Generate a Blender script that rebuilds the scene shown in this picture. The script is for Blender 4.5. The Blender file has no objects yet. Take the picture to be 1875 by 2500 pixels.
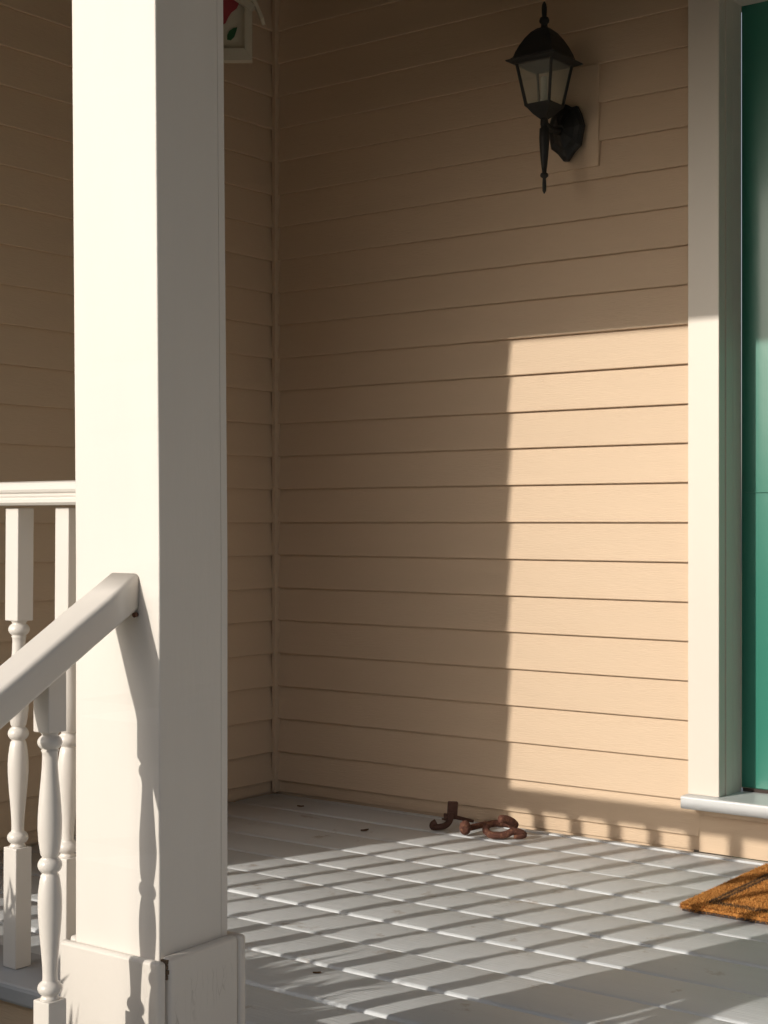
import bpy, bmesh, math, random
from mathutils import Vector, Matrix
random.seed(7)
S = bpy.context.scene
# ---------------------------------------------------------------- camera
TH = math.radians(36.76)
cam = bpy.data.objects.new('camera', bpy.data.cameras.new('camera'))
S.collection.objects.link(cam)
cam.location = (0, 0, 0)
cam.rotation_euler = (math.radians(90), 0, TH)
cam.data.sensor_fit = 'HORIZONTAL'
cam.data.sensor_width = 36
cam.data.lens = 36 * 3701 / 1875
cam.data.shift_y = 21 / 1875
cam.data.clip_start = 0.05
cam.data.clip_end = 2000
S.camera = cam
# ---------------------------------------------------------------- world, sun, exposure
KX, KZ = 0.3415, 0.405            # light travels (KX, 1, -KZ)
ld = Vector((KX, 1, -KZ)).normalized()
elev = math.asin(-ld.z)
w = bpy.data.worlds.new('World'); S.world = w; w.use_nodes = True
wn = w.node_tree.nodes; wl = w.node_tree.links; wn.clear()
sky = wn.new('ShaderNodeTexSky'); sky.sky_type = 'NISHITA'; sky.sun_disc = False
sky.sun_elevation = elev
sky.sun_rotation = math.atan2(-ld.x, -ld.y)
sky.air_density = 1.0; sky.dust_density = 2.5; sky.ozone_density = 1.0
hs = wn.new('ShaderNodeHueSaturation'); hs.inputs['Saturation'].default_value = 0.5
bg = wn.new('ShaderNodeBackground'); bg.inputs['Strength'].default_value = 0.13
wo = wn.new('ShaderNodeOutputWorld')
wl.new(sky.outputs[0], hs.inputs['Color']); wl.new(hs.outputs[0], bg.inputs[0]); wl.new(bg.outputs[0], wo.inputs[0])
sl = bpy.data.lights.new('sun', 'SUN'); sl.energy = 3.4; sl.angle = math.radians(0.53); sl.color = (1, 0.935, 0.83)
so = bpy.data.objects.new('sun', sl); S.collection.objects.link(so)
so.rotation_euler = ld.to_track_quat('-Z', 'Y').to_euler()
so.location = (-3, -6, 5)
S.view_settings.view_transform = 'Standard'; S.view_settings.look = 'None'
S.view_settings.gamma = 1; S.view_settings.exposure = 0.0; S.view_settings.use_curve_mapping = False
S.cycles.max_bounces = 10; S.cycles.diffuse_bounces = 6

# ---------------------------------------------------------------- materials
def mat(name, col, rough=0.5, var=0.06, vscale=3.0, bump=0.15, bscale=60, stretch=(1, 1, 1), coat=0, metallic=0, dirt=None, spec=0.5, bdist=0.002, fine=None):
    m = bpy.data.materials.new(name); m.use_nodes = True
    N = m.node_tree.nodes; L = m.node_tree.links
    b = N['Principled BSDF']
    tc = N.new('ShaderNodeTexCoord'); mp = N.new('ShaderNodeMapping'); mp.inputs['Scale'].default_value = stretch
    L.new(tc.outputs['Object'], mp.inputs[0])
    n1 = N.new('ShaderNodeTexNoise'); n1.inputs['Scale'].default_value = vscale; n1.inputs['Detail'].default_value = 6
    L.new(mp.outputs[0], n1.inputs['Vector'])
    oi = N.new('ShaderNodeObjectInfo')
    mr = N.new('ShaderNodeMapRange'); mr.inputs[3].default_value = 1 - var; mr.inputs[4].default_value = 1 + var
    L.new(n1.outputs['Fac'], mr.inputs[0])
    mr2 = N.new('ShaderNodeMapRange'); mr2.inputs[3].default_value = 1 - var * .35; mr2.inputs[4].default_value = 1 + var * .35
    L.new(oi.outputs['Random'], mr2.inputs[0])
    mu = N.new('ShaderNodeMath'); mu.operation = 'MULTIPLY'; L.new(mr.outputs[0], mu.inputs[0]); L.new(mr2.outputs[0], mu.inputs[1])
    vm = N.new('ShaderNodeVectorMath'); vm.operation = 'SCALE'; vm.inputs[0].default_value = col
    L.new(mu.outputs[0], vm.inputs['Scale'])
    out = vm.outputs[0]
    if dirt:
        dcol, dscale, thr, dmax = dirt
        n3 = N.new('ShaderNodeTexNoise'); n3.inputs['Scale'].default_value = dscale; n3.inputs['Detail'].default_value = 8; n3.inputs['Roughness'].default_value = .65
        L.new(tc.outputs['Object'], n3.inputs['Vector'])
        r3 = N.new('ShaderNodeMapRange'); r3.inputs[1].default_value = thr; r3.inputs[2].default_value = thr + .08; r3.inputs[4].default_value = dmax
        L.new(n3.outputs['Fac'], r3.inputs[0])
        mx = N.new('ShaderNodeMix'); mx.data_type = 'RGBA'; mx.inputs['B'].default_value = (*dcol, 1)
        L.new(r3.outputs[0], mx.inputs['Factor']); L.new(out, mx.inputs['A']); out = mx.outputs['Result']
    L.new(out, b.inputs['Base Color'])
    b.inputs['Roughness'].default_value = rough; b.inputs['Metallic'].default_value = metallic
    b.inputs['Coat Weight'].default_value = coat; b.inputs['Coat Roughness'].default_value = .12
    b.inputs['Specular IOR Level'].default_value = spec
    if bump:
        n2 = N.new('ShaderNodeTexNoise'); n2.inputs['Scale'].default_value = bscale; n2.inputs['Detail'].default_value = 5
        L.new(mp.outputs[0], n2.inputs['Vector'])
        bp = N.new('ShaderNodeBump'); bp.inputs['Strength'].default_value = bump; bp.inputs['Distance'].default_value = bdist
        L.new(n2.outputs['Fac'], bp.inputs['Height'])
        last = bp
        if fine:
            n4 = N.new('ShaderNodeTexNoise'); n4.inputs['Scale'].default_value = fine[0]; n4.inputs['Detail'].default_value = 3
            L.new(tc.outputs['Object'], n4.inputs['Vector'])
            b2 = N.new('ShaderNodeBump'); b2.inputs['Strength'].default_value = fine[1]; b2.inputs['Distance'].default_value = fine[2]
            L.new(n4.outputs['Fac'], b2.inputs['Height']); L.new(bp.outputs[0], b2.inputs['Normal']); last = b2
        L.new(last.outputs[0], b.inputs['Normal'])
    return m
M = {}
M['siding'] = mat('siding_paint', (.615, .46, .32), .6, .05, 2.0, .35, 45, (1, 1, 9), bdist=.0025, fine=(9, .25, .01))
M['siding_y'] = mat('siding_paint_end_wall', (.615, .46, .32), .6, .05, 2.0, .35, 45, (1, 1, 9), bdist=.0025, fine=(9, .25, .01))
M['white'] = mat('white_gloss_paint', (.69, .645, .595), .55, .045, 4, .25, 30, (3, 3, .6), bdist=.0015, dirt=((.42, .38, .3), 26, .74, .5), fine=(300, .1, .0006))
M['plinth'] = mat('white_cracked_paint', (.69, .64, .585), .45, .04, 6, .35, 25, (1.6, 1.6, .8), bdist=.003, dirt=((.36, .30, .22), 30, .70, .6))
M['rail'] = mat('white_rail_paint', (.69, .645, .595), .35, .03, 6, .35, 40, (1, 1, 1), bdist=.0012)
M['floor'] = mat('grey_deck_paint', (.59, .61, .63), .5, .09, 2.5, .7, 40, (.3, 5, 1), bdist=.0022, dirt=((.26, .19, .13), 11, .61, .55), fine=(14, .2, .006))
M['curb'] = mat('blue_grey_trim_paint', (.40, .41, .43), .45, .06, 4, .3, 30)
M['sill'] = mat('pale_grey_sill_paint', (.62, .63, .64), .4, .04, 5, .3, 30, (.5, 3, 1))
M['trim'] = mat('cream_trim_paint', (.71, .65, .575), .4, .02, 3, .15, 30, (3, 3, .5), bdist=.001)
M['green'] = mat('green_door_paint', (.022, .19, .135), .3, .06, 3, .3, 14, (1, 1, .5), coat=.25, bdist=.002)
M['black'] = mat('black_cast_metal', (.012, .012, .011), .55, .3, 30, .5, 120, bdist=.002)
M['rust'] = mat('rusted_iron', (.095, .034, .021), .85, .35, 60, .9, 220, bdist=.003, dirt=((.24, .11, .06), 110, .52, .6))
M['rustdark'] = mat('dark_rusted_iron', (.075, .032, .022), .85, .35, 60, .9, 220, bdist=.003)
M['bird'] = mat('cream_craft_paint', (.55, .50, .40), .7, .08, 12, .3, 60)
M['red'] = mat('red_craft_paint', (.33, .04, .05), .7, .15, 20, .2, 60)
M['darkc'] = mat('dark_brown_craft_paint', (.05, .02, .015), .7, .15, 20, .2, 60)
M['leafg'] = mat('green_craft_paint', (.02, .10, .035), .7, .2, 20, .2, 60)
M['ceil'] = mat('porch_ceiling_paint', (.20, .17, .13), .6, .05, 3, .2, 40)
M['gap'] = mat('dark_joist', (.05, .04, .03), .9, .1)
M['ground'] = mat('lawn_and_soil', (.10, .095, .05), .95, .4, .8, .8, 20, bdist=.02)
M['path'] = mat('concrete', (.30, .27, .22), .9, .1, 3, .5, 60)
M['foliage'] = mat('shrub_leaf', (.06, .10, .03), .55, .4, 8, 0)
M['bark'] = mat('shrub_stem', (.12, .08, .05), .9, .3, 20, .5)
M['dry'] = mat('dry_leaf', (.16, .09, .05), .8, .3, 60, .4, 100)
M['rubber'] = mat('mat_backing', (.05, .035, .03), .9, .1)
def glassmat():
    m = bpy.data.materials.new('clear_lamp_glass'); m.use_nodes = True
    b = m.node_tree.nodes['Principled BSDF']
    b.inputs['Base Color'].default_value = (.93, .95, .9, 1); b.inputs['Roughness'].default_value = .12
    b.inputs['Transmission Weight'].default_value = .92; b.inputs['IOR'].default_value = 1.25
    n = m.node_tree.nodes.new('ShaderNodeTexNoise'); n.inputs['Scale'].default_value = 35
    tc = m.node_tree.nodes.new('ShaderNodeTexCoord'); m.node_tree.links.new(tc.outputs['Object'], n.inputs['Vector'])
    bp = m.node_tree.nodes.new('ShaderNodeBump'); bp.inputs['Strength'].default_value = .3; bp.inputs['Distance'].default_value = .002
    m.node_tree.links.new(n.outputs[0], bp.inputs['Height']); m.node_tree.links.new(bp.outputs[0], b.inputs['Normal'])
    return m
M['glass'] = glassmat()
M['tube'] = mat('frosted_candle_tube', (.62, .60, .52), .5, .05)

def add_cracks(m):
    N = m.node_tree.nodes; L = m.node_tree.links; b = N['Principled BSDF']
    tc = N.new('ShaderNodeTexCoord'); mp = N.new('ShaderNodeMapping'); mp.inputs['Scale'].default_value = (80, 80, 4)
    nz = N.new('ShaderNodeTexNoise'); nz.inputs['Scale'].default_value = 25
    L.new(tc.outputs['Object'], nz.inputs['Vector'])
    ad = N.new('ShaderNodeVectorMath'); ad.operation = 'MULTIPLY_ADD'; ad.inputs[1].default_value = (.02, .02, .02)
    L.new(nz.outputs['Color'], ad.inputs[0]); L.new(tc.outputs['Object'], ad.inputs[2]); L.new(ad.outputs[0], mp.inputs[0])
    vo = N.new('ShaderNodeTexVoronoi'); vo.feature = 'DISTANCE_TO_EDGE'; vo.inputs['Scale'].default_value = 1
    L.new(mp.outputs[0], vo.inputs['Vector'])
    lt = N.new('ShaderNodeMapRange'); lt.inputs[1].default_value = .0; lt.inputs[2].default_value = .035; lt.inputs[3].default_value = 1; lt.inputs[4].default_value = 0
    L.new(vo.outputs['Distance'], lt.inputs[0])
    n2 = N.new('ShaderNodeTexNoise'); n2.inputs['Scale'].default_value = 9; L.new(tc.outputs['Object'], n2.inputs['Vector'])
    mk = N.new('ShaderNodeMapRange'); mk.inputs[1].default_value = .55; mk.inputs[2].default_value = .65; L.new(n2.outputs['Fac'], mk.inputs[0])
    mu = N.new('ShaderNodeMath'); mu.operation = 'MULTIPLY'; L.new(lt.outputs[0], mu.inputs[0]); L.new(mk.outputs[0], mu.inputs[1])
    old = b.inputs['Base Color'].links[0].from_socket
    mx = N.new('ShaderNodeMix'); mx.data_type = 'RGBA'; mx.inputs['B'].default_value = (.28, .24, .19, 1)
    m2 = N.new('ShaderNodeMath'); m2.operation = 'MULTIPLY'; m2.inputs[1].default_value = .4; L.new(mu.outputs[0], m2.inputs[0])
    L.new(m2.outputs[0], mx.inputs['Factor']); L.new(old, mx.inputs['A']); L.new(mx.outputs['Result'], b.inputs['Base Color'])
    bp = N.new('ShaderNodeBump'); bp.invert = True; bp.inputs['Strength'].default_value = .4; bp.inputs['Distance'].default_value = .001
    L.new(mu.outputs[0], bp.inputs['Height']); L.new(b.inputs['Normal'].links[0].from_socket, bp.inputs['Normal']); L.new(bp.outputs[0], b.inputs['Normal'])
add_cracks(M['plinth'])

# ---------------------------------------------------------------- helpers
col = S.collection
def mesh_obj(name, bm, m, parent=None, loc=(0, 0, 0), rot=None, smooth=False):
    me = bpy.data.meshes.new(name)
    bmesh.ops.recalc_face_normals(bm, faces=bm.faces)
    if smooth:
        for f in bm.faces: f.smooth = True
    bm.to_mesh(me); bm.free()
    me.materials.append(M[m] if isinstance(m, str) else m)
    o = bpy.data.objects.new(name, me); col.objects.link(o)
    o.location = loc
    if rot: o.rotation_euler = rot
    if parent: o.parent = parent
    return o
def link_mesh(name, me, parent, loc=(0, 0, 0), rot=(0, 0, 0)):
    o = bpy.data.objects.new(name, me); col.objects.link(o); o.location = loc; o.rotation_euler = rot
    if parent: o.parent = parent
    return o
def tag(o, label=None, cat=None, group=None, kind=None):
    if label: o['label'] = label
    if cat: o['category'] = cat
    if group: o['group'] = group
    if kind: o['kind'] = kind
    return o
def empty(name, loc=(0, 0, 0), rz=0):
    o = bpy.data.objects.new(name, None); col.objects.link(o); o.location = loc; o.rotation_euler = (0, 0, rz)
    o.empty_display_size = .1
    return o
def box(bm, x0, x1, y0, y1, z0, z1, bev=0, seg=2, mtx=None):
    vs = [bm.verts.new(p) for p in ((x0, y0, z0), (x1, y0, z0), (x1, y1, z0), (x0, y1, z0), (x0, y0, z1), (x1, y0, z1), (x1, y1, z1), (x0, y1, z1))]
    fs = [bm.faces.new([vs[i] for i in q]) for q in ((3, 2, 1, 0), (4, 5, 6, 7), (0, 1, 5, 4), (1, 2, 6, 5), (2, 3, 7, 6), (3, 0, 4, 7))]
    if mtx is not None: bmesh.ops.transform(bm, matrix=mtx, verts=vs)
    if bev:
        es = list({e for f in fs for e in f.edges})
        bmesh.ops.bevel(bm, geom=es, offset=bev, segments=seg, affect='EDGES', profile=.5)
def bx(x0, x1, y0, y1, z0, z1, bev=0, seg=2, mtx=None):
    bm = bmesh.new(); box(bm, x0, x1, y0, y1, z0, z1, bev, seg, mtx); return bm
def lathe(bm, prof, n=20, cx=0, cy=0):
    rings = []
    for r, z in prof:
        rings.append([bm.verts.new((cx + r * math.cos(2 * math.pi * k / n), cy + r * math.sin(2 * math.pi * k / n), z)) for k in range(n)])
    for a, b in zip(rings, rings[1:]):
        for k in range(n):
            f = bm.faces.new((a[k], a[(k + 1) % n], b[(k + 1) % n], b[k])); f.smooth = True
    bm.faces.new(rings[0][::-1]); bm.faces.new(rings[-1])
def crom(pts, n=5):
    out = []
    P = [pts[0]] + list(pts) + [pts[-1]]
    for i in range(1, len(P) - 2):
        for k in range(n):
            t = k / n
            p0, p1, p2, p3 = [Vector(q) for q in P[i - 1:i + 3]]
            out.append(.5 * ((2 * p1) + (p2 - p0) * t + (2 * p0 - 5 * p1 + 4 * p2 - p3) * t * t + (3 * p1 - p0 - 3 * p2 + p3) * t ** 3))
    out.append(Vector(pts[-1])); return out
def tube(bm, pts, rad, n=10, smooth=True, closed_cap=True):
    pts = [Vector(p) for p in pts]; rings = []; ref = None
    for i, p in enumerate(pts):
        t = (pts[min(i + 1, len(pts) - 1)] - pts[max(i - 1, 0)]).normalized()
        if ref is None:
            ref = Vector((0, 0, 1)) if abs(t.z) < .9 else Vector((1, 0, 0))
        a = (ref - t * ref.dot(t)).normalized(); b = t.cross(a); ref = a
        r = rad[i] if isinstance(rad, (list, tuple)) else rad
        rings.append([bm.verts.new(p + r * (math.cos(2 * math.pi * k / n) * a + math.sin(2 * math.pi * k / n) * b)) for k in range(n)])
    for q, s in zip(rings, rings[1:]):
        for k in range(n):
            f = bm.faces.new((q[k], q[(k + 1) % n], s[(k + 1) % n], s[k])); f.smooth = smooth
    bm.faces.new(rings[0][::-1]); bm.faces.new(rings[-1])
def extrude_profile(prof, a, b, axis='x', nseg=1, wob=None, smooth=False):
    """profile = list of (p, z); swept along an axis from a to b"""
    bm = bmesh.new(); rings = []
    for i in range(nseg + 1):
        t = a + (b - a) * i / nseg
        ring = []
        for p, z in prof:
            dz = wob(t, p, z) if wob else 0
            ring.append(bm.verts.new((t, p, z + dz) if axis == 'x' else (p, t, z + dz)))
        rings.append(ring)
    n = len(prof)
    for q, s in zip(rings, rings[1:]):
        for k in range(n):
            f = bm.faces.new((q[k], q[(k + 1) % n], s[(k + 1) % n], s[k])); f.smooth = smooth
    bm.faces.new(rings[0][::-1]); bm.faces.new(rings[-1])
    return bm

FZ = -0.85                       # porch floor
WY = 3.60                        # sheathing behind the siding, front face of lips about here
WX = -3.114
GZ = -1.45                       # ground
RY = 1.573                       # railing line

# ---------------------------------------------------------------- ground, steps
g = mesh_obj('ground', bx(-60, 60, -80, 40, GZ - .5, GZ), 'ground'); tag(g, kind='structure')
pth = mesh_obj('path', bx(-1.75, -.1, -8, .72, GZ, GZ + .03, .005), 'path'); tag(pth, kind='structure')
st = empty('porch_steps', (-.9, 1.1, GZ)); tag(st, kind='structure')
for i in range(3):
    y1 = 1.49 - .255 * i; z1 = FZ - .15 * (i + 1)
    mesh_obj('tread', bx(-.80, .80, -.28, 0, -.035, 0, .006), 'floor', st, (0, y1 - 1.1, z1 - GZ))
    mesh_obj('riser', bx(-.78, .78, -.262, -.245, -.115 if i < 2 else -.115, 0, 0), 'trim', st, (0, y1 - 1.1, z1 - .035 - GZ))
    mesh_obj('riser', bx(-.78, .78, -.003, .010, .001, .112), 'trim', st, (0, y1 - 1.1, z1 - GZ)) if i == 0 else None

# ---------------------------------------------------------------- porch floor
pf = empty('porch_floor', (-1, 2.5, FZ)); tag(pf, kind='structure')
mesh_obj('joist_bed', bx(-2.11, 2.6, -1.0, 1.21, -.2, -.032), 'gap', pf)
def board_profile(y0, y1, r=.009, th=.028, cup=.0008):
    p = []
    for k in range(5):
        a = math.pi - k * math.pi / 8
        p.append((y0 + r + r * math.cos(a), -r + r * math.sin(a)))
    p.append(((y0 + y1) / 2, cup))
    for k in range(5):
        a = math.pi / 2 - k * math.pi / 8
        p.append((y1 - r + r * math.cos(a), -r + r * math.sin(a)))
    p += [(y1, -th), (y0, -th)]
    return p
edge = 3.569
rb = random.Random(3)
fronts = [3.404 - .1645 * k for k in range(-1, 12)]
for k, yf in enumerate(fronts):
    yb = min(yf + .1645 - .005, 3.590)
    if yf > 3.55: yb = 3.590
    if yb - yf < .015: continue
    ph = rb.random() * 9; am = .0012
    bm = extrude_profile(board_profile(yf - 2.5, yb - 2.5, .0080 if yb - yf > .05 else .0015, cup=rb.uniform(-.0012, .0016)), -2.108, 2.6, 'x', 14,
                         lambda t, p, z, ph=ph: am * math.sin(t * 2.1 + ph) + .0006 * math.sin(t * 5.3 + ph * 2), smooth=False)
    for f in bm.faces: f.smooth = len(f.verts) == 4
    o = mesh_obj('floor_board', bm, 'floor', pf, (0, 0, rb.uniform(-.0012, .0012)))
# low curb under the railing
cz = -.71 - FZ
mesh_obj('curb_cap', bx(-2.11, -.70, -.985, -.845, cz - .03, cz, .006), 'curb', pf)
mesh_obj('curb_wall', bx(-2.11, -.70, -.97, -.86, -.001, cz - .031), 'siding', pf)
mesh_obj('rim_board', bx(-2.11, 2.6, -1.02, -1.001, -.6, -.033), 'trim', pf)

# ---------------------------------------------------------------- siding walls
def siding_profile(h):
    return [(0, .006), (-.008, .006), (-.0095, 0), (-.0155, 0), (-.0165, .002), (-.004, h + .0045), (0, h + .0045)]
def make_siding(root, a, b, zs, axis, face_at, sign, matname):
    r = random.Random(11 if axis == 'x' else 12)
    for z0, z1 in zip(zs, zs[1:]):
        bb = -1.6795 if (axis == 'x' and z0 < -.71) else b
        ph = r.random() * 20; am = r.uniform(.0003, .0008); j = r.uniform(-.0008, .0008)
        prof = [(p * sign, z) for p, z in siding_profile(z1 - z0)]
        def wob(t, p, z, ph=ph, am=am, z0=z0, z1=z1):
            return am * math.sin(t * 1.3 + ph) if z < .01 else am * math.sin(t * 1.3 + ph) * .0
        bm = extrude_profile(prof, a, bb, axis, 12, wob)
        loc = (0, face_at, z0 + j) if axis == 'x' else (face_at, 0, z0 + j)
        o = mesh_obj('siding_board', bm, matname, root)
        o.location = Vector(loc) - root.location
zl = [-.811, -.720] + [-.617 + .1022 * i for i in range(0, 25)]
bw = empty('siding_wall', (-2.4, WY, FZ)); tag(bw, 'beige clapboard wall with the sunlit patch, lantern and door', 'wall')
WLf = WY + .0
mesh_obj('sheathing', bx(-.72, .70, .0125, .25, -.6, 2.7), 'siding', bw)
make_siding(bw, WX + .0, -1.7, zl, 'x', WLf + .012, 1, 'siding')
mesh_obj('skirt_board', bx(-.714 + .013, .7205, .006, .0165, .002, .0425, .001), 'siding', bw)
# flat board under the door sill and to the right
mesh_obj('apron_board', bx(.7225, 3.9, -.006, .02, .002, .128, .001), 'siding', bw)
mesh_obj('apron_fascia', bx(.745, 3.8, -.026, -.0065, .100, .1185, .003), 'siding', bw)
mesh_obj('corner_bead', bx(-.7135, -.6995, -.0175, 0.012, .003, 2.65, .0015), 'siding', bw)
# wall right of the door + above the door
mesh_obj('sheathing', bx(1.75, 3.9, .0125, .25, -.6, 2.7), 'siding', bw)
mesh_obj('sheathing', bx(.70, 1.75, .0125, .25, 2.22, 2.7), 'siding', bw)
mesh_obj('mounting_block', bx(.252, .432, -.0068, .0115, 1.80, 2.075, .002), 'siding', bw)

lw = empty('siding_wall', (WX, 2.4, FZ)); tag(lw, 'shaded beige clapboard end wall behind the white railing', 'wall')
mesh_obj('sheathing', bx(-.25, -.0125, -.897, 1.25, -.6, 2.7), 'siding_y', lw)
make_siding(lw, 1.504, WY - .0, [z - .002 for z in zl], 'y', WX - .012, -1, 'siding_y')
mesh_obj('skirt_board', bx(-.020, -.006, -.75, 1.19, .002, .040, .001), 'siding_y', lw)

# ---------------------------------------------------------------- door
fd = empty('front_door', (-1.15, WY, -.70)); tag(fd, 'green front door with cream casing above the grey sill', 'door')
DX0, DX1 = -1.614, -.66
H2 = 2.02
def dloc(x): return x + 1.15
mesh_obj('door_casing', bx(dloc(-1.700), dloc(-1.614), -.025, .012, 0, 2.0565, .0025), 'trim', fd)
mesh_obj('door_casing', bx(dloc(-.66), dloc(-.574), -.025, .012, 0, 2.0565, .0025), 'trim', fd)
mesh_obj('head_casing', bx(dloc(-1.700), dloc(-.574), -.025, .012, 2.057, 2.17, .0025), 'trim', fd)
mesh_obj('door_jamb', bx(dloc(-1.640), dloc(-1.611), .0121, .0524, 0, 2.05), 'trim', fd)
mesh_obj('door_jamb', bx(dloc(-.663), dloc(-.634), .0121, .0524, 0, 2.05), 'trim', fd)
mesh_obj('door_stop', bx(dloc(-1.640), dloc(-1.6105), .0525, .1038, 0, 2.05), 'trim', fd)
mesh_obj('door_stop', bx(dloc(-.6695), dloc(-.634), .0525, .1038, 0, 2.05), 'trim', fd)
mesh_obj('head_jamb', bx(dloc(-1.610), dloc(-.6635), .0125, .103, 2.0325, 2.056, .001), 'trim', fd)
dl = bmesh.new(); box(dl, dloc(-1.61), dloc(-.664), .104, .145, .009, 2.045, .002)
leaf = mesh_obj('door_leaf', dl, 'green', fd)
mesh_obj('door_bead', bx(dloc(-1.6), dloc(-.67), .0995, .1039, .772, .774, .0005), 'green', leaf)
for (a, b, c, d) in ((-1.46, -1.19, 1.06, 1.86), (-1.08, -.81, 1.06, 1.86), (-1.46, -1.19, .20, .86), (-1.08, -.81, .20, .86)):
    pm = bmesh.new()
    x0, x1 = dloc(a), dloc(b)
    box(pm, x0, x1, .099, .1035, c, d, .002); box(pm, x0 + .03, x1 - .03, .092, .0985, c + .03, d - .03, .004)
    mesh_obj('door_panel', pm, 'green', leaf)
sb = bx(dloc(-1.706), dloc(-.568), -.058, .15, -.033, 0, .005, 3)
mesh_obj('door_sill', sb, 'sill', fd)
mesh_obj('weather_strip', bx(dloc(-1.604), dloc(-.67), .099, .1035, .0005, .009), 'rubber', fd)

# ---------------------------------------------------------------- porch roof
pr = empty('porch_roof', (-1, 2.4, 1.352)); tag(pr, 'flat porch roof edge and beam over the white post', 'roof')
mesh_obj('header_beam', bx(-2.11, 3.4, -.897, -.757, 0, .455), 'trim', pr)
mesh_obj('ceiling', bx(-2.11, 3.4, -1.22, 1.17, .456, .48), 'ceil', pr)
mesh_obj('fascia', bx(-2.11, 3.4, -1.625, -1.601, .30, .62), 'trim', pr)
mesh_obj('shading_soffit', bx(-2.11, 3.4, -1.60, -.899, .32, .345), 'ceil', pr)  # overhang deepened out of view to keep high sky light off the porch
mesh_obj('roof_deck', bx(-2.11, 3.4, -1.60, 1.18, .481, .61), 'gap', pr)

# ---------------------------------------------------------------- posts
def post(label, x0, x1, y0, y1, zb, with_plinth=True, name='porch_post'):
    cx, cy = (x0 + x1) / 2, (y0 + y1) / 2; hx, hy = (x1 - x0) / 2, (y1 - y0) / 2
    t = empty(name, (cx, cy, zb)); tag(t, label, 'post', 'white boxed porch posts')
    zt = 1.351 - zb; zs = .0
    bm = bmesh.new(); rp_ = random.Random(int(x0 * -1000)); nz = 90; ring_prev = None
    x_, y0_, y1_, c_ = hx, -hy, hy - .0148, .0022
    base = [(-x_ + c_, y0_), (x_ - c_, y0_), (x_ - c_ * .3, y0_ + c_ * .3), (x_, y0_ + c_), (x_, y1_), (-x_, y1_), (-x_, y0_ + c_), (-x_ + c_ * .3, y0_ + c_ * .3)]
    for i in range(nz + 1):
        z = zs + (zt - zs) * i / nz + (rp_.uniform(-.004, .004) if 0 < i < nz else 0)
        nick = rp_.uniform(.0006, .0022) if rp_.random() < .1 else rp_.uniform(0, .0004)
        bow = (-.0078 if with_plinth else .002) * max(0, (z + zb + .05) / .74)
        ring = []
        for k, (px_, py_) in enumerate(base):
            qx, qy = px_, py_
            if k in (1, 2, 3): qx -= nick * .6; qy += nick * .6
            qx += bow
            ring.append(bm.verts.new((qx, qy, z)))
        if ring_prev:
            for k in range(8): bm.faces.new((ring_prev[k], ring_prev[(k + 1) % 8], ring[(k + 1) % 8], ring[k]))
        else: bm.faces.new(ring[::-1])
        ring_prev = ring
    bm.faces.new(ring_prev)
    mesh_obj('shaft', bm, 'white', t)
    bm = bmesh.new(); prev = None
    for z in (zs, .90, 1.2, 1.5, 1.8, zt):
        bow = (-.0078 if with_plinth else .002) * max(0, (z + zb + .05) / .74)
        ring = [bm.verts.new((a + bow, b, z)) for a, b in ((-hx, hy - .014), (hx, hy - .014), (hx, hy - .001), (hx - .001, hy), (-hx, hy))]
        if prev:
            for k in range(5): bm.faces.new((prev[k], prev[(k + 1) % 5], ring[(k + 1) % 5], ring[k]))
        else: bm.faces.new(ring[::-1])
        prev = ring
    bm.faces.new(prev)
    mesh_obj('back_board', bm, 'white', t)
    if with_plinth:
        top = -.607 - zb; p = .017; th = .0165
        pl = mesh_obj('plinth', bx(-hx - .0005, hx + .0005, -hy - .0005, hy + .0005, 0, top - .012), 'gap', t)
        def pboard(a, b, c, d, nseg=12, sx=1):
            bm = bx(a, b, c, d, -.25, top, .006, 3)
            for v in bm.verts:
                if v.co.z > top - .02:
                    v.co.z += .0022 * math.sin(v.co.x * 63 + v.co.y * 41) + (-.004 if abs(v.co.x) > hx + .006 and v.co.y < -hy else 0)
            mesh_obj('plinth_board', bm, 'plinth', pl)
        pboard(-hx - p, hx + p - .001, -hy - p, -hy - .0006)
        pboard(hx + .0006, hx + p, -hy + .0024, hy + p - .012)
        pboard(-hx - p, -hx - .0006, -hy + .0024, hy + p - .012)
        ch = bmesh.new(); rc = random.Random(4)
        for q_ in range(4):
            z_ = top - .009 - .007 * q_
            box(ch, hx + .0035 + rc.uniform(-.001, .001), hx + p - .003 + rc.uniform(0, .0012), -hy - .0008, -hy + .0026 + rc.uniform(0, .004 if q_ < 3 else .0005), z_, z_ + .006)
        mesh_obj('split_wood', ch, 'bark', pl)
        pboard(-hx - p, hx + p, hy + .0055, hy + p + .006)
    return t
POST = (-1.685, -1.513, 1.503, 1.643)
P1 = post('near white boxed porch post, where the stair handrail meets the porch railing', *POST, -.95)
P2 = post('white half post against the shaded end wall at far end of the railing', -3.10, -2.970, 1.503, 1.643, -.709, False)

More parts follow.
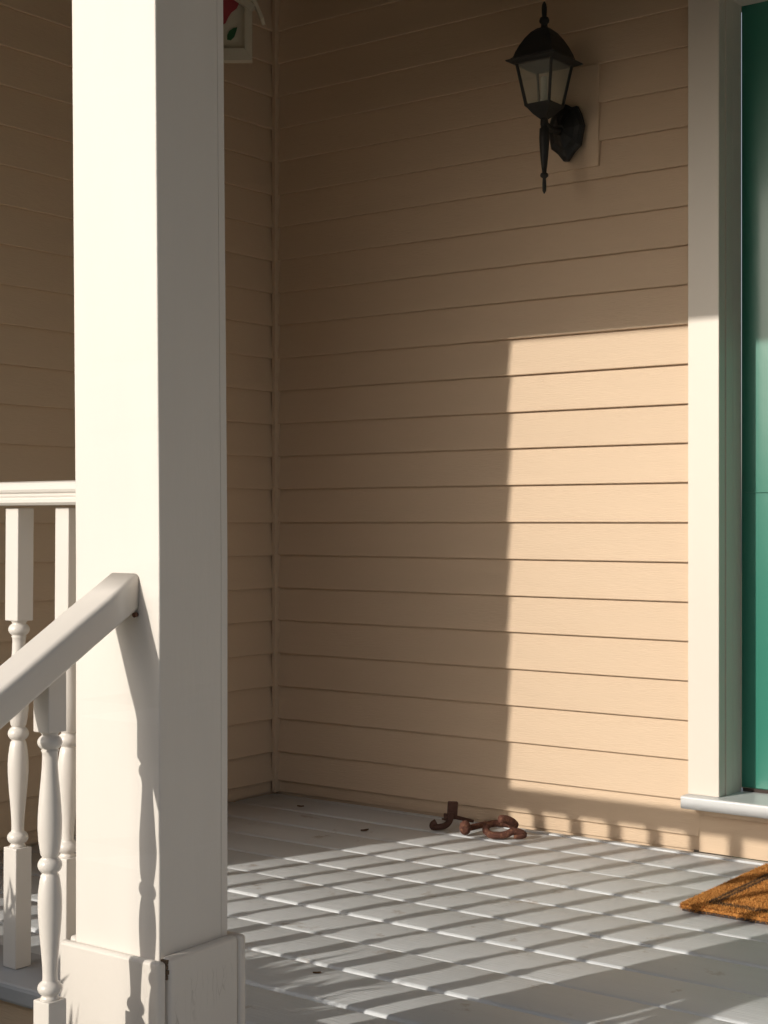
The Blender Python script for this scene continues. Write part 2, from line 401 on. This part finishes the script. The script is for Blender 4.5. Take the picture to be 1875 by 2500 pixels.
# ---------------------------------------------------------------- turned balusters
BH = .0315 / 2
def baluster_mesh(up, down):
    """z = 0 at the middle ball"""
    bm = bmesh.new()
    box(bm, -BH, BH, -BH, BH, .1795, up, .0016, 2)
    box(bm, -BH, BH, -BH, BH, down, -.1805, .0016, 2)
    half = [(.0105, .0), ]
    pr = []
    def ball(zc, r, h):
        return [(r * math.sqrt(max(0, 1 - (s ** 2) * .62)), zc + s * h) for s in (-1, -.75, -.45, -.15, .15, .45, .75, 1)]
    pr += [(.0145, -.1815), (.0112, -.1765)] + ball(-.1655, .0168, .0095) + [(.0102, -.1545), (.0099, -.1515)]
    pr += [(.0100, -.143), (.0108, -.128), (.0122, -.112), (.0138, -.095), (.0152, -.078), (.0162, -.061), (.0163, -.048), (.0155, -.034), (.0138, -.021), (.0122, -.0135), (.0108, -.0115)]
    pr += ball(0, .0165, .0105)
    pr += [(.0108, .0115), (.0122, .0135), (.0138, .022), (.0155, .035), (.0163, .050), (.0162, .063), (.0152, .080), (.0138, .097), (.0122, .114), (.0108, .130), (.0102, .145), (.0106, .152), (.0122, .1545)]
    pr += ball(.1655, .0168, .0095) + [(.0112, .1765), (.0145, .181)]
    lathe(bm, pr, 22)
    bmesh.ops.recalc_face_normals(bm, faces=bm.faces)
    me = bpy.data.meshes.new('baluster'); bm.to_mesh(me); bm.free(); me.materials.append(M['rail'])
    return me
zb = -.3385                       # middle ball of the porch railing
me_b = baluster_mesh(.020 - zb, -.7095 - zb)
rl = empty('porch_railing', (-2.33, RY + .012, -.709)); tag(rl, 'level white porch railing with turned balusters left of the near post', 'railing')
prf = [(-.030, -.004), (-.034, 0), (-.034, .005), (-.0315, .0075), (-.033, .010), (-.033, .0135), (-.036, .016), (-.0375, .020), (-.037, .026), (-.034, .0305), (-.028, .0325), (0, .034), (.028, .0325), (.034, .0305), (.037, .026), (.0375, .020), (.036, .016), (.033, .0135), (.033, .010), (.0315, .0075), (.034, .005), (.034, 0), (.030, -.004)]
rb2 = extrude_profile([(p, z * 1.0) for p, z in prf], -.639, .644, 'x', 4)
mesh_obj('top_rail', rb2, 'rail', rl, (0, 0, .709 + .028))
for i in range(10):
    x = -1.793 - .1175 * i
    o = link_mesh('baluster', me_b, rl, (x + 2.33, 0, .709 + zb), (0, math.radians(.55 if i < 2 else random.uniform(-.2, .3)), math.radians(random.uniform(-1.5, 1.5))))

# ---------------------------------------------------------------- stair handrail
HX = -1.583
hr = empty('stair_handrail', (HX, 1.1, -1.0)); tag(hr, 'white stair handrail sloping down from the near post towards the steps', 'handrail')
SL = .59; ang = math.atan(SL)
L = .95
zt0 = -.076                       # top of rail at the post face
hw, hh = .030, .043
rp = []
for cx, cz_, a0 in ((hw - .008, -.008, 0), (-hw + .008, -.008, 90), (-hw + .006, -hh + .006, 180), (hw - .006, -hh + .006, 270)):
    r = .008 if cz_ > -.02 else .006
    for k in range(5):
        a = math.radians(a0 + k * 22.5); rp.append((cx + r * math.cos(a), cz_ + r * math.sin(a) + (0.003 * (1 - (cx / hw) ** 2) if cz_ > -.02 else 0)))
bm = bmesh.new(); rings = []
nseg = 16
for i in range(nseg + 1):
    t = i / nseg * L
    ring = []
    for x, z in rp:
        # profile perpendicular to the slope; the first ring is cut plumb against the post
        zz = z / math.cos(ang) if i == 0 else None
        if i == 0: ring.append(bm.verts.new((x, 0, zz)))
        else:
            ring.append(bm.verts.new((x, -t * math.cos(ang) + z * -math.sin(ang) * 1.0, -t * math.sin(ang) + z * math.cos(ang) + .0006 * math.sin(t * 17))))
    rings.append(ring)
for q, s in zip(rings, rings[1:]):
    for k in range(len(rp)):
        f = bm.faces.new((q[k], q[(k + 1) % len(rp)], s[(k + 1) % len(rp)], s[k])); f.smooth = True
bm.faces.new(rings[0][::-1]); bm.faces.new(rings[-1])
mesh_obj('rail', bm, 'rail', hr, (0, 1.502 - 1.1, zt0 + 1.0))
bm = bmesh.new(); tube(bm, [(.026, .0, 0), (.026, -.006, -.001)], .0035, 8)
mesh_obj('screw_head', bm, 'rust', hr, (0, 1.5025 - 1.1, zt0 - .056 + 1.0))
ys = [1.367 - .124 * i for i in range(5)]
for i, y in enumerate(ys):
    d = 1.503 - y
    ztop = zt0 - SL * d - .028
    zmid = -.4638 - SL * (ys[0] - y)
    tread_i = 0 if y > 1.235 else (1 if y > .98 else 2)
    zfoot = FZ - .15 * (tread_i + 1) + .0005
    # cut a mesh of the right length
    me = baluster_mesh(ztop - zmid, zfoot - zmid)
    link_mesh('baluster', me, hr, (0, y - 1.1, zmid + 1.0))
mesh_obj('newel_post', bx(-.035, .035, -.07, 0, -.45, .38, .004), 'rail', hr, (0, 1.502 - 1.1 - L * math.cos(ang) - .0, -.0))

# ---------------------------------------------------------------- wall lantern
LXp, LYp = -2.06, 3.466
ln = empty('wall_lantern', (LXp, WY, 1.07)); tag(ln, 'black four sided wall lantern with glass panes beside the door', 'lantern')
ly = LYp - WY
def zz(v): return 1.373 - (v - 20) * .000235 - 1.07
def sqrings(bm, prof, rot=0):
    rings = []
    for h, z in prof:
        rings.append([bm.verts.new((sx * h, ly + sy * h, z)) for sx, sy in ((-1, -1), (1, -1), (1, 1), (-1, 1))])
    for a, b in zip(rings, rings[1:]):
        for k in range(4): bm.faces.new((a[k], a[(k + 1) % 4], b[(k + 1) % 4], b[k]))
    bm.faces.new(rings[0][::-1]); bm.faces.new(rings[-1])
    return rings
bm = bmesh.new(); sqrings(bm, [(.060, zz(740)), (.074, zz(712)), (.075, zz(700)), (.066, zz(683)), (.060, zz(660)), (.0555, zz(600)), (.0475, zz(520)), (.0375, zz(440)), (.026, zz(370)), (.014, zz(325)), (.009, zz(315))])
mesh_obj('lantern_roof', bm, 'black', ln)
bm = bmesh.new(); lathe(bm, [(.0095, zz(318)), (.0085, zz(275)), (.0125, zz(258)), (.0135, zz(235)), (.0115, zz(205)), (.006, zz(192)), (.0068, zz(150)), (.0070, zz(90)), (.0055, zz(50)), (.0015, zz(20))], 12, 0, ly)
mesh_obj('finial', bm, 'black', ln)
ht, hb = .053, .0355
for sx, sy in ((-1, -1), (1, -1), (1, 1), (-1, 1)):
    bm = bmesh.new(); tube(bm, [(sx * hb, ly + sy * hb, zz(1190)), (sx * ht, ly + sy * ht, zz(735))], .0045, 6, False)
    mesh_obj('corner_bar', bm, 'black', ln)
for k in range(4):
    c, s = [(0, -1), (1, 0), (0, 1), (-1, 0)][k]
    bm = bmesh.new()
    tx, ty = -s, c
    def gp(h, side, off): return (c * (h - off) + tx * side * (h - .004), ly + s * (h - off) + ty * side * (h - .004))
    vs = []
    for off in (.001, .0032):
        for h, side, z in ((hb, -1, zz(1180)), (hb, 1, zz(1180)), (ht, 1, zz(745)), (ht, -1, zz(745))):
            x, y = gp(h, side, off); vs.append(bm.verts.new((x, y, z)))
    for q in ((0, 1, 2, 3), (7, 6, 5, 4), (0, 4, 5, 1), (1, 5, 6, 2), (2, 6, 7, 3), (3, 7, 4, 0)): bm.faces.new([vs[i] for i in q])
    mesh_obj('glass_pane', bm, 'glass', ln)
bm = bmesh.new(); sqrings(bm, [(.008, zz(1345)), (.012, zz(1330)), (.022, zz(1290)), (.031, zz(1235)), (.038, zz(1205)), (.039, zz(1188)), (.034, zz(1180))])
mesh_obj('base_pan', bm, 'black', ln)
bm = bmesh.new(); lathe(bm, [(.011, zz(1180)), (.011, zz(1120)), (.0085, zz(1115)), (.0085, zz(880)), (.007, zz(870))], 14, 0, ly)
mesh_obj('candle_tube', bm, 'tube', ln)
bm = bmesh.new(); lathe(bm, [(.0012, zz(2182)), (.005, zz(2150)), (.0053, zz(2080)), (.0045, zz(2010)), (.010, zz(1993)), (.0112, zz(1975)), (.0095, zz(1955)), (.0055, zz(1945)), (.0085, zz(1850)), (.012, zz(1690)), (.0135, zz(1560)), (.0125, zz(1450)), (.009, zz(1440)), (.0105, zz(1400)), (.0095, zz(1330))], 14, 0, ly)
mesh_obj('tail_spindle', bm, 'black', ln)
bm = bmesh.new(); tube(bm, crom([(0, ly + .004, zz(1400)), (0, ly + .04, zz(1425)), (0, ly + .08, zz(1400)), (0, -.025, zz(1365)), (0, -.015, zz(1365))], 4), .009, 8)
mesh_obj('arm', bm, 'black', ln)
pts = [(0, .076), (.020, .064), (.034, .066), (.045, .045), (.055, .012), (.050, -.012), (.044, -.040), (.024, -.056), (.006, -.078)]
pts = pts + [(-x, z) for x, z in pts[1:][::-1]]
bm = bmesh.new(); rings = []
for sc, y in ((1, -.016), (1, -.028), (.86, -.036), (.62, -.040), (.4, -.05), (.2, -.056)):
    rings.append([bm.verts.new((x * sc, y, z * sc)) for x, z in pts])
n = len(pts)
for a, b in zip(rings, rings[1:]):
    for k in range(n): bm.faces.new((a[k], a[(k + 1) % n], b[(k + 1) % n], b[k]))
bm.faces.new(rings[0]); bm.faces.new(rings[-1][::-1])
mesh_obj('back_plate', bm, 'black', ln, (0.003, 0, zz(1400)))

# ---------------------------------------------------------------- painted birdhouse
ct, stn = math.cos(TH), math.sin(TH)
def cw(r, d, z): return (ct * r - stn * d, stn * r + ct * d, z)
bh = empty('birdhouse', cw(-.465, 4.2, 1.272), TH); tag(bh, 'cream painted birdhouse with a red flower hanging on a wire behind the post', 'birdhouse')
bm = bmesh.new()
vs = []
for y in (0.006, .022):
    for x, z in ((-.098, .002), (.098, .002), (.098, .15), (0, .225), (-.098, .15)): vs.append(bm.verts.new((x, y, z)))
bm.faces.new(vs[:5]); bm.faces.new(vs[5:][::-1])
for k in range(5): bm.faces.new((vs[k], vs[(k + 1) % 5], vs[5 + (k + 1) % 5], vs[5 + k]))
mesh_obj('body', bm, 'bird', bh)
def quadprism(pts, y0, y1, m, name, parent=bh):
    bm = bmesh.new(); a = [bm.verts.new((x, y0, z)) for x, z in pts]; b = [bm.verts.new((x, y1, z)) for x, z in pts]
    n = len(pts); bm.faces.new(a); bm.faces.new(b[::-1])
    for k in range(n): bm.faces.new((a[k], a[(k + 1) % n], b[(k + 1) % n], b[k]))
    return mesh_obj(name, bm, m, parent)
quadprism([(-.1, 0), (.1, 0), (.08, .033), (-.08, .033)], -.012, .0055, 'bird', 'frame_strip')
quadprism([(.1, .0006), (.1, .148), (.0805, .158), (.0805, .0335)], -.012, .0055, 'bird', 'frame_strip')
quadprism([(-.1, .0006), (-.1, .148), (-.0805, .158), (-.0805, .0335)], -.012, .0055, 'bird', 'frame_strip')
quadprism([(.0, .232), (.112, .148), (.096, .136), (.0, .207)], -.022, .0, 'bird', 'gable_trim')
quadprism([(.0, .232), (-.112, .148), (-.096, .136), (.0, .207)], -.022, .0, 'bird', 'gable_trim')
quadprism([(.0, .252), (.112, .164), (.134, .112), (.126, .109), (.105, .155), (.0, .238)], -.03, .030, 'bird', 'roof_panel')
quadprism([(-.0, .252), (-.112, .164), (-.134, .112), (-.126, .109), (-.105, .155), (-.0, .238)], -.03, .030, 'bird', 'roof_panel')
fl = [(0.072 * math.cos(a) * (1 + .12 * math.cos(5 * a)) - .005, .165 + .062 * math.sin(a) * (1 + .12 * math.cos(5 * a))) for a in [k * math.pi / 12 for k in range(24)]]
quadprism([(x * .9 - .004, z) for x, z in fl if True], .002, .0058, 'red', 'flower')
quadprism([(.028 * math.cos(a) - .012, .148 + .03 * math.sin(a)) for a in [k * math.pi / 8 for k in range(16)]], -.0, .0018, 'darkc', 'flower_centre')
quadprism([(.030, .062), (.040, .060), (.050, .070), (.056, .088), (.058, .096), (.048, .094), (.036, .086), (.030, .074)], .003, .0058, 'leafg', 'painted_leaf')
bm = bmesh.new(); tube(bm, [(0, .012, .235), (0, .012, 1.807 - 1.272)], .0015, 5)
mesh_obj('hanging_wire', bm, 'black', bh)

# ---------------------------------------------------------------- doormat
MX, MY, MW, MD, MT = -1.455, 3.025, .76, .47, .02
def matmat():
    m = bpy.data.materials.new('coir_pile'); m.use_nodes = True
    N = m.node_tree.nodes; L = m.node_tree.links; b = N['Principled BSDF']; b.inputs['Roughness'].default_value = .9
    tc = N.new('ShaderNodeTexCoord'); sx = N.new('ShaderNodeSeparateXYZ'); L.new(tc.outputs['Object'], sx.inputs[0])
    def math_(op, a, c=None, v=None):
        n = N.new('ShaderNodeMath'); n.operation = op
        if isinstance(a, (int, float)): n.inputs[0].default_value = a
        else: L.new(a, n.inputs[0])
        if c is not None:
            if isinstance(c, (int, float)): n.inputs[1].default_value = c
            else: L.new(c, n.inputs[1])
        return n.outputs[0]
    x, y = sx.outputs[0], sx.outputs[1]
    ns = N.new('ShaderNodeTexNoise'); ns.inputs['Scale'].default_value = 160; L.new(tc.outputs['Object'], ns.inputs['Vector'])
    jit = math_('MULTIPLY', math_('SUBTRACT', ns.outputs['Fac'], .5), .004)
    d = math_('MINIMUM', math_('MINIMUM', x, math_('SUBTRACT', MW, x)), math_('MINIMUM', y, math_('SUBTRACT', MD, y)))
    d = math_('ADD', d, jit)
    def band(lo, hi): return math_('MULTIPLY', math_('GREATER_THAN', d, lo), math_('LESS_THAN', d, hi))
    chk = N.new('ShaderNodeTexChecker'); chk.inputs['Scale'].default_value = 150; chk.inputs[1].default_value = (1,) * 4; chk.inputs[2].default_value = (0.35,) * 3 + (1,)
    L.new(tc.outputs['Object'], chk.inputs['Vector'])
    s = math_('ADD', math_('ADD', band(.040, .0485), band(.0545, .063)), 0.0)
    s2 = math_('MULTIPLY', band(.040, .063), .45)
    s = math_('MAXIMUM', math_('MULTIPLY', s, chk.outputs['Fac']) if False else math_('MULTIPLY', s, .85), s2)
    # printed motif in the middle: a plain diamond outline
    mx_ = math_('ABSOLUTE', math_('SUBTRACT', x, MW / 2)); my_ = math_('ABSOLUTE', math_('SUBTRACT', y, MD / 2))
    dm = math_('ADD', math_('ADD', math_('MULTIPLY', mx_, 1.0), math_('MULTIPLY', my_, 2.2)), jit)
    dmb = math_('MULTIPLY', math_('GREATER_THAN', dm, .245), math_('LESS_THAN', dm, .275))
    s = math_('MAXIMUM', s, math_('MULTIPLY', dmb, .9))
    n2 = N.new('ShaderNodeTexNoise'); n2.inputs['Scale'].default_value = 90; n2.inputs['Detail'].default_value = 5; L.new(tc.outputs['Object'], n2.inputs['Vector'])
    cr = N.new('ShaderNodeMix'); cr.data_type = 'RGBA'; cr.inputs['A'].default_value = (.30, .105, .018, 1); cr.inputs['B'].default_value = (.82, .41, .11, 1)
    L.new(n2.outputs['Fac'], cr.inputs['Factor'])
    mx = N.new('ShaderNodeMix'); mx.data_type = 'RGBA'; mx.inputs['B'].default_value = (.035, .03, .028, 1)
    L.new(s, mx.inputs['Factor']); L.new(cr.outputs['Result'], mx.inputs['A']); L.new(mx.outputs['Result'], b.inputs['Base Color'])
    return m
mm = matmat()
dmt = empty('doormat', (MX, MY, FZ + .0022)); tag(dmt, 'orange brown coir doormat with black border lines in front of the door', 'doormat')
mesh_obj('mat_backing', bx(.002, MW - .002, .002, MD - .002, 0, .006, .001), 'rubber', dmt)
mb = bx(.0, MW, .0, MD, .0062, MT - .006, .003, 2)
mesh_obj('mat_body', mb, mm, dmt)
bm = bmesh.new(); rr = random.Random(5)
def tuft(x, y, z, lx, ly, h, wd):
    a = rr.random() * math.pi; cx, sy = math.cos(a) * wd, math.sin(a) * wd
    bm.faces.new((bm.verts.new((x - cx, y - sy, z)), bm.verts.new((x + cx, y + sy, z)), bm.verts.new((x + lx, y + ly, z + h))))
for i in range(52000):
    x = rr.random() ** 1.5 * MW; y = rr.random() * MD
    tuft(x, y, MT - .0065, rr.gauss(0, .0016), rr.gauss(0, .0016), rr.uniform(.003, .0065), .0011)
for i in range(5000):
    if rr.random() < .6: x, y, lx, ly = rr.random() ** 1.3 * MW, .001, 0, -1
    else: x, y, lx, ly = .001, rr.random() * MD, -1, 0
    k = rr.uniform(.002, .006)
    tuft(x, y, rr.uniform(.006, MT - .004), lx * k + rr.gauss(0, .002), ly * k + rr.gauss(0, .002), rr.gauss(.001, .002), .0012)
for i in range(420):
    e = rr.random() * (MD + MW)
    x, y, dx, dy = (rr.random() ** 1.3 * MW, .0, rr.gauss(0, .6), -1) if rr.random() < .6 else (.0, rr.random() * MD, -1, rr.gauss(0, .6))
    k = rr.uniform(.006, .014); z = rr.uniform(.002, .014)
    a_ = Vector((x, y, z)); b_ = Vector((x + dx * k, y + dy * k, max(.0005, z + rr.gauss(-.003, .003)))); w_ = Vector((dy, -dx, 0)).normalized() * .0006
    bm.faces.new([bm.verts.new(v) for v in (a_ - w_, a_ + w_, b_)])
cp = mesh_obj('coir_pile', bm, mm, dmt); tag(cp, kind='stuff')

# ---------------------------------------------------------------- rusty iron pieces
R_ = Vector((ct, stn, 0)); D_ = Vector((-stn, ct, 0)); U_ = Vector((0, 0, 1))
def loc3(a, d, u): return R_ * a + D_ * d + U_ * u
# dark hook with an upright square plate
t = empty('iron_hook', (-2.345, 3.435, FZ + .001)); tag(t, 'dark rusty iron hook with upright square end, leftmost by the wall', 'iron hook', 'rusty iron pieces on the porch floor')
bm = bmesh.new()
tube(bm, [loc3(*p) for p in crom([(-.034, -.004, .024), (-.043, -.004, .018), (-.043, -.004, .010), (-.030, -.004, .0095), (-.012, 0, .012), (.000, .004, .020), (.006, .008, .034), (.007, .01, .048)], 4)], .0088, 9)
mesh_obj('hook_shank', bm, 'rustdark', t)
bm = bx(-.014, .014, -.005, .005, .038, .077, .002, 1); bmesh.ops.transform(bm, matrix=Matrix.Translation(loc3(.008, .012, 0)) @ Matrix.Rotation(TH + .15, 4, 'Z') @ Matrix.Rotation(.06, 4, 'Y'), verts=bm.verts)
mesh_obj('square_head', bm, 'rustdark', t)
bm = bmesh.new(); tube(bm, [loc3(*p) for p in ((-.012, .016, .034), (.0, .017, .034), (.02, .02, .032), (.07, .035, .018))], [.010, .009, .0058, .004], 8)
mesh_obj('cross_pin', bm, 'rustdark', t)
# spike with a domed head towards the camera
t = empty('iron_spike', (-2.268, 3.40, FZ + .001)); tag(t, 'rusty iron spike lying with round knob end, middle of the three pieces', 'iron spike', 'rusty iron pieces on the porch floor')
bm = bmesh.new(); c = [loc3(0, -.010, .0165), loc3(0, -.004, .0165), loc3(.001, .004, .0165), loc3(.002, .012, .0165), loc3(.004, .020, .0155), loc3(.008, .028, .0145)]
tube(bm, c, [.008, .0135, .0160, .0150, .0125, .0085], 14)
for v in bm.verts: v.co.z = v.co.z * 1.28
mesh_obj('knob_head', bm, 'rust', t)
bm = bmesh.new(); tube(bm, [loc3(.008, .026, .0145), loc3(.032, .055, .0145), loc3(.062, .095, .013), loc3(.070, .110, .012)], [.0085, .0088, .0085, .0055], 8)
mesh_obj('shank', bm, 'rust', t)
# looping bent rod
t = empty('iron_loop', (-2.165, 3.437, FZ + .001)); tag(t, 'reddish rusty iron rod bent in a double loop, rightmost of the three', 'iron rod', 'rusty iron pieces on the porch floor')
P = [(-.015, -.006, .053), (.004, .003, .050), (.021, .012, .041), (.028, .022, .031), (.010, .032, .032), (-.019, .032, .034), (-.041, .024, .032), (-.050, .010, .022), (-.040, -.004, .0115), (-.018, -.010, .0100), (.004, -.008, .0130), (.022, -.004, .0200), (.040, -.001, .0170), (.052, -.002, .0105), (.044, -.007, .0070), (.024, -.010, .006)]
pp = crom([Vector(p) for p in P], 4)
n = len(pp); rad = [.0088] * n
for i in range(n):
    f = i / (n - 1)
    rad[i] = .0112 if f < .25 else (.0096 if f < .8 else .0096 - (f - .8) / .2 * .0038)
rad[0] = .0080
bm = bmesh.new(); tube(bm, [loc3(*p) for p in pp], rad, 12)
mesh_obj('bent_rod', bm, 'rust', t)

# ---------------------------------------------------------------- dry leaves and crumbs
def leaf_obj(x, y, s, rz, label, m='dry', name='dry_leaf'):
    bm = bmesh.new(); rr = random.Random(int(abs(x * 1000)))
    n = 7; top = []; 
    L1 = [bm.verts.new((s * (k / n - .5), s * .28 * math.sin(math.pi * k / n) + .0002, s * (.05 + .18 * abs(k / n - .5)) + s * .12)) for k in range(n + 1)]
    L2 = [bm.verts.new((s * (k / n - .5), 0, s * .03 + s * .15 * abs(k / n - .5))) for k in range(n + 1)]
    L3 = [bm.verts.new((s * (k / n - .5), -s * .28 * math.sin(math.pi * k / n) - .0002, s * (.05 + .18 * abs(k / n - .5)) + s * .08 * rr.random())) for k in range(n + 1)]
    for A, B in ((L1, L2), (L2, L3)):
        for k in range(n): bm.faces.new((A[k], A[k + 1], B[k + 1], B[k]))
    bmesh.ops.solidify(bm, geom=bm.faces[:], thickness=.0005)
    o = mesh_obj(name, bm, m, None, (x, y, FZ + .001), (0, 0, rz)); tag(o, label, 'leaf')
leaf_obj(-2.886, 3.45, .022, .4, 'tiny dark curled leaf on the shaded floor near the corner')
leaf_obj(-2.52, 3.285, .026, 1.2, 'small brown curled leaf on the shaded deck boards, mid porch')
leaf_obj(-2.30, 2.47, .014, 2.0, 'dark crumb of leaf on the striped floor beside the post')
leaf_obj(-1.80, 2.20, .016, .7, 'dark scrap of leaf on the sunlit deck board near the plinth')
leaf_obj(-2.42, 3.535, .030, .2, 'flat brown leaf scrap against the wall foot left of the hook')

# ---------------------------------------------------------------- shrub in front of the railing (casts the feathery shade)
sh = empty('shrub', (-2.25, .98, GZ)); tag(sh, 'spiky green shrub in front of the porch railing', 'shrub')
bm = bmesh.new(); rs = random.Random(9)
stems = []
for i in range(34):
    a = rs.random() * 2 * math.pi; lean = rs.uniform(.03, .42)
    top = Vector((math.cos(a) * lean, math.sin(a) * lean * .55, rs.uniform(.90, 1.12) - .28 * lean))
    base = Vector((math.cos(a) * .05, math.sin(a) * .05, 0)); mid = (base + top) / 2 + Vector((math.cos(a) * -.03, 0, .06))
    stems.append([base, mid, top]); tube(bm, crom([base, mid, top], 3), .005, 5)
mesh_obj('stem', bm, 'bark', sh)
bm = bmesh.new()
for s in stems:
    for k in range(190):
        f = rs.uniform(.25, 1); p = s[0].lerp(s[1], f * 2) if f < .5 else s[1].lerp(s[2], f * 2 - 1)
        dirv = Vector((rs.gauss(0, 1), rs.gauss(0, .8), rs.uniform(.1, 1.6))).normalized() * rs.uniform(.06, .12)
        side = dirv.cross(Vector((rs.random() - .5, rs.random() - .5, rs.random() - .5))).normalized() * .006
        q = p + dirv * .45
        bm.faces.new([bm.verts.new(v) for v in (p, q + side, p + dirv, q - side)])
for k in range(13000):
    a = rs.random() * 2 * math.pi; q_ = rs.random() ** .5
    p = Vector((.44 * q_ * math.cos(a), .30 * q_ * math.sin(a), rs.uniform(.05, 1.03 - .20 * q_ * q_)))
    dirv = Vector((rs.gauss(0, 1), rs.gauss(0, .8), rs.uniform(-.1, 1.6))).normalized() * rs.uniform(.07, .13)
    side = dirv.cross(Vector((rs.random() - .5, rs.random() - .5, rs.random() - .5))).normalized() * .010
    q = p + dirv * .45
    bm.faces.new([bm.verts.new(v) for v in (p, q + side, p + dirv, q - side)])
tag(mesh_obj('foliage', bm, 'foliage', sh), kind='stuff')

# ---------------------------------------------------------------- behind the camera: unseen blockers added to darken the porch
nh = empty('blocker_house', (7, -12, GZ)); tag(nh, 'unseen added brown two storey house across the yard', 'house')  # unseen mass added to cut the sky light reaching the back wall
mesh_obj('wall', bx(-9.8, 3.5, -3, 3, 0, 5.6), mat('brown_wall_paint', (.16, .12, .09), .8), nh)
bm = bmesh.new(); a = [bm.verts.new(p) for p in ((-10.1, -3.5, 5.601), (-10.1, 3.5, 5.601), (-10.1, 0, 8))]; b = [bm.verts.new(p) for p in ((3.9, -3.5, 5.601), (3.9, 3.5, 5.601), (3.9, 0, 8))]
bm.faces.new(a); bm.faces.new(b[::-1])
for k in range(3): bm.faces.new((a[k], a[(k + 1) % 3], b[(k + 1) % 3], b[k]))
mesh_obj('roof', bm, mat('dark_shingle', (.06, .055, .05), .9), nh)
for zw in (1, 3.6):
    for xw in (-8.5, -5.5, -2.5, .5):
        f = mesh_obj('window', bx(xw, xw + 1.1, 3.001, 3.05, zw, zw + 1.3), 'trim', nh)
        mesh_obj('pane', bx(xw + .1, xw + 1.0, 3.051, 3.06, zw + .1, zw + 1.2), 'black', f)
hg = empty('blocker_hedge', (-12, -9, GZ)); tag(hg, 'unseen added long dark clipped hedge along the far side of the yard', 'blocker_hedge')  # added out of view to hold back low sky light
bm = bmesh.new(); rh = random.Random(2)
for i in range(9000):
    p = Vector((rh.uniform(-12, 10), rh.gauss(0, .5), rh.uniform(0, 2.3)))
    u = Vector((rh.gauss(0, 1), rh.gauss(0, 1), rh.gauss(0, 1))).normalized() * .16; v = u.orthogonal().normalized() * .12
    bm.faces.new([bm.verts.new(q) for q in (p - u, p - v, p + u, p + v)])
tag(mesh_obj('foliage', bm, 'foliage', hg), kind='stuff')
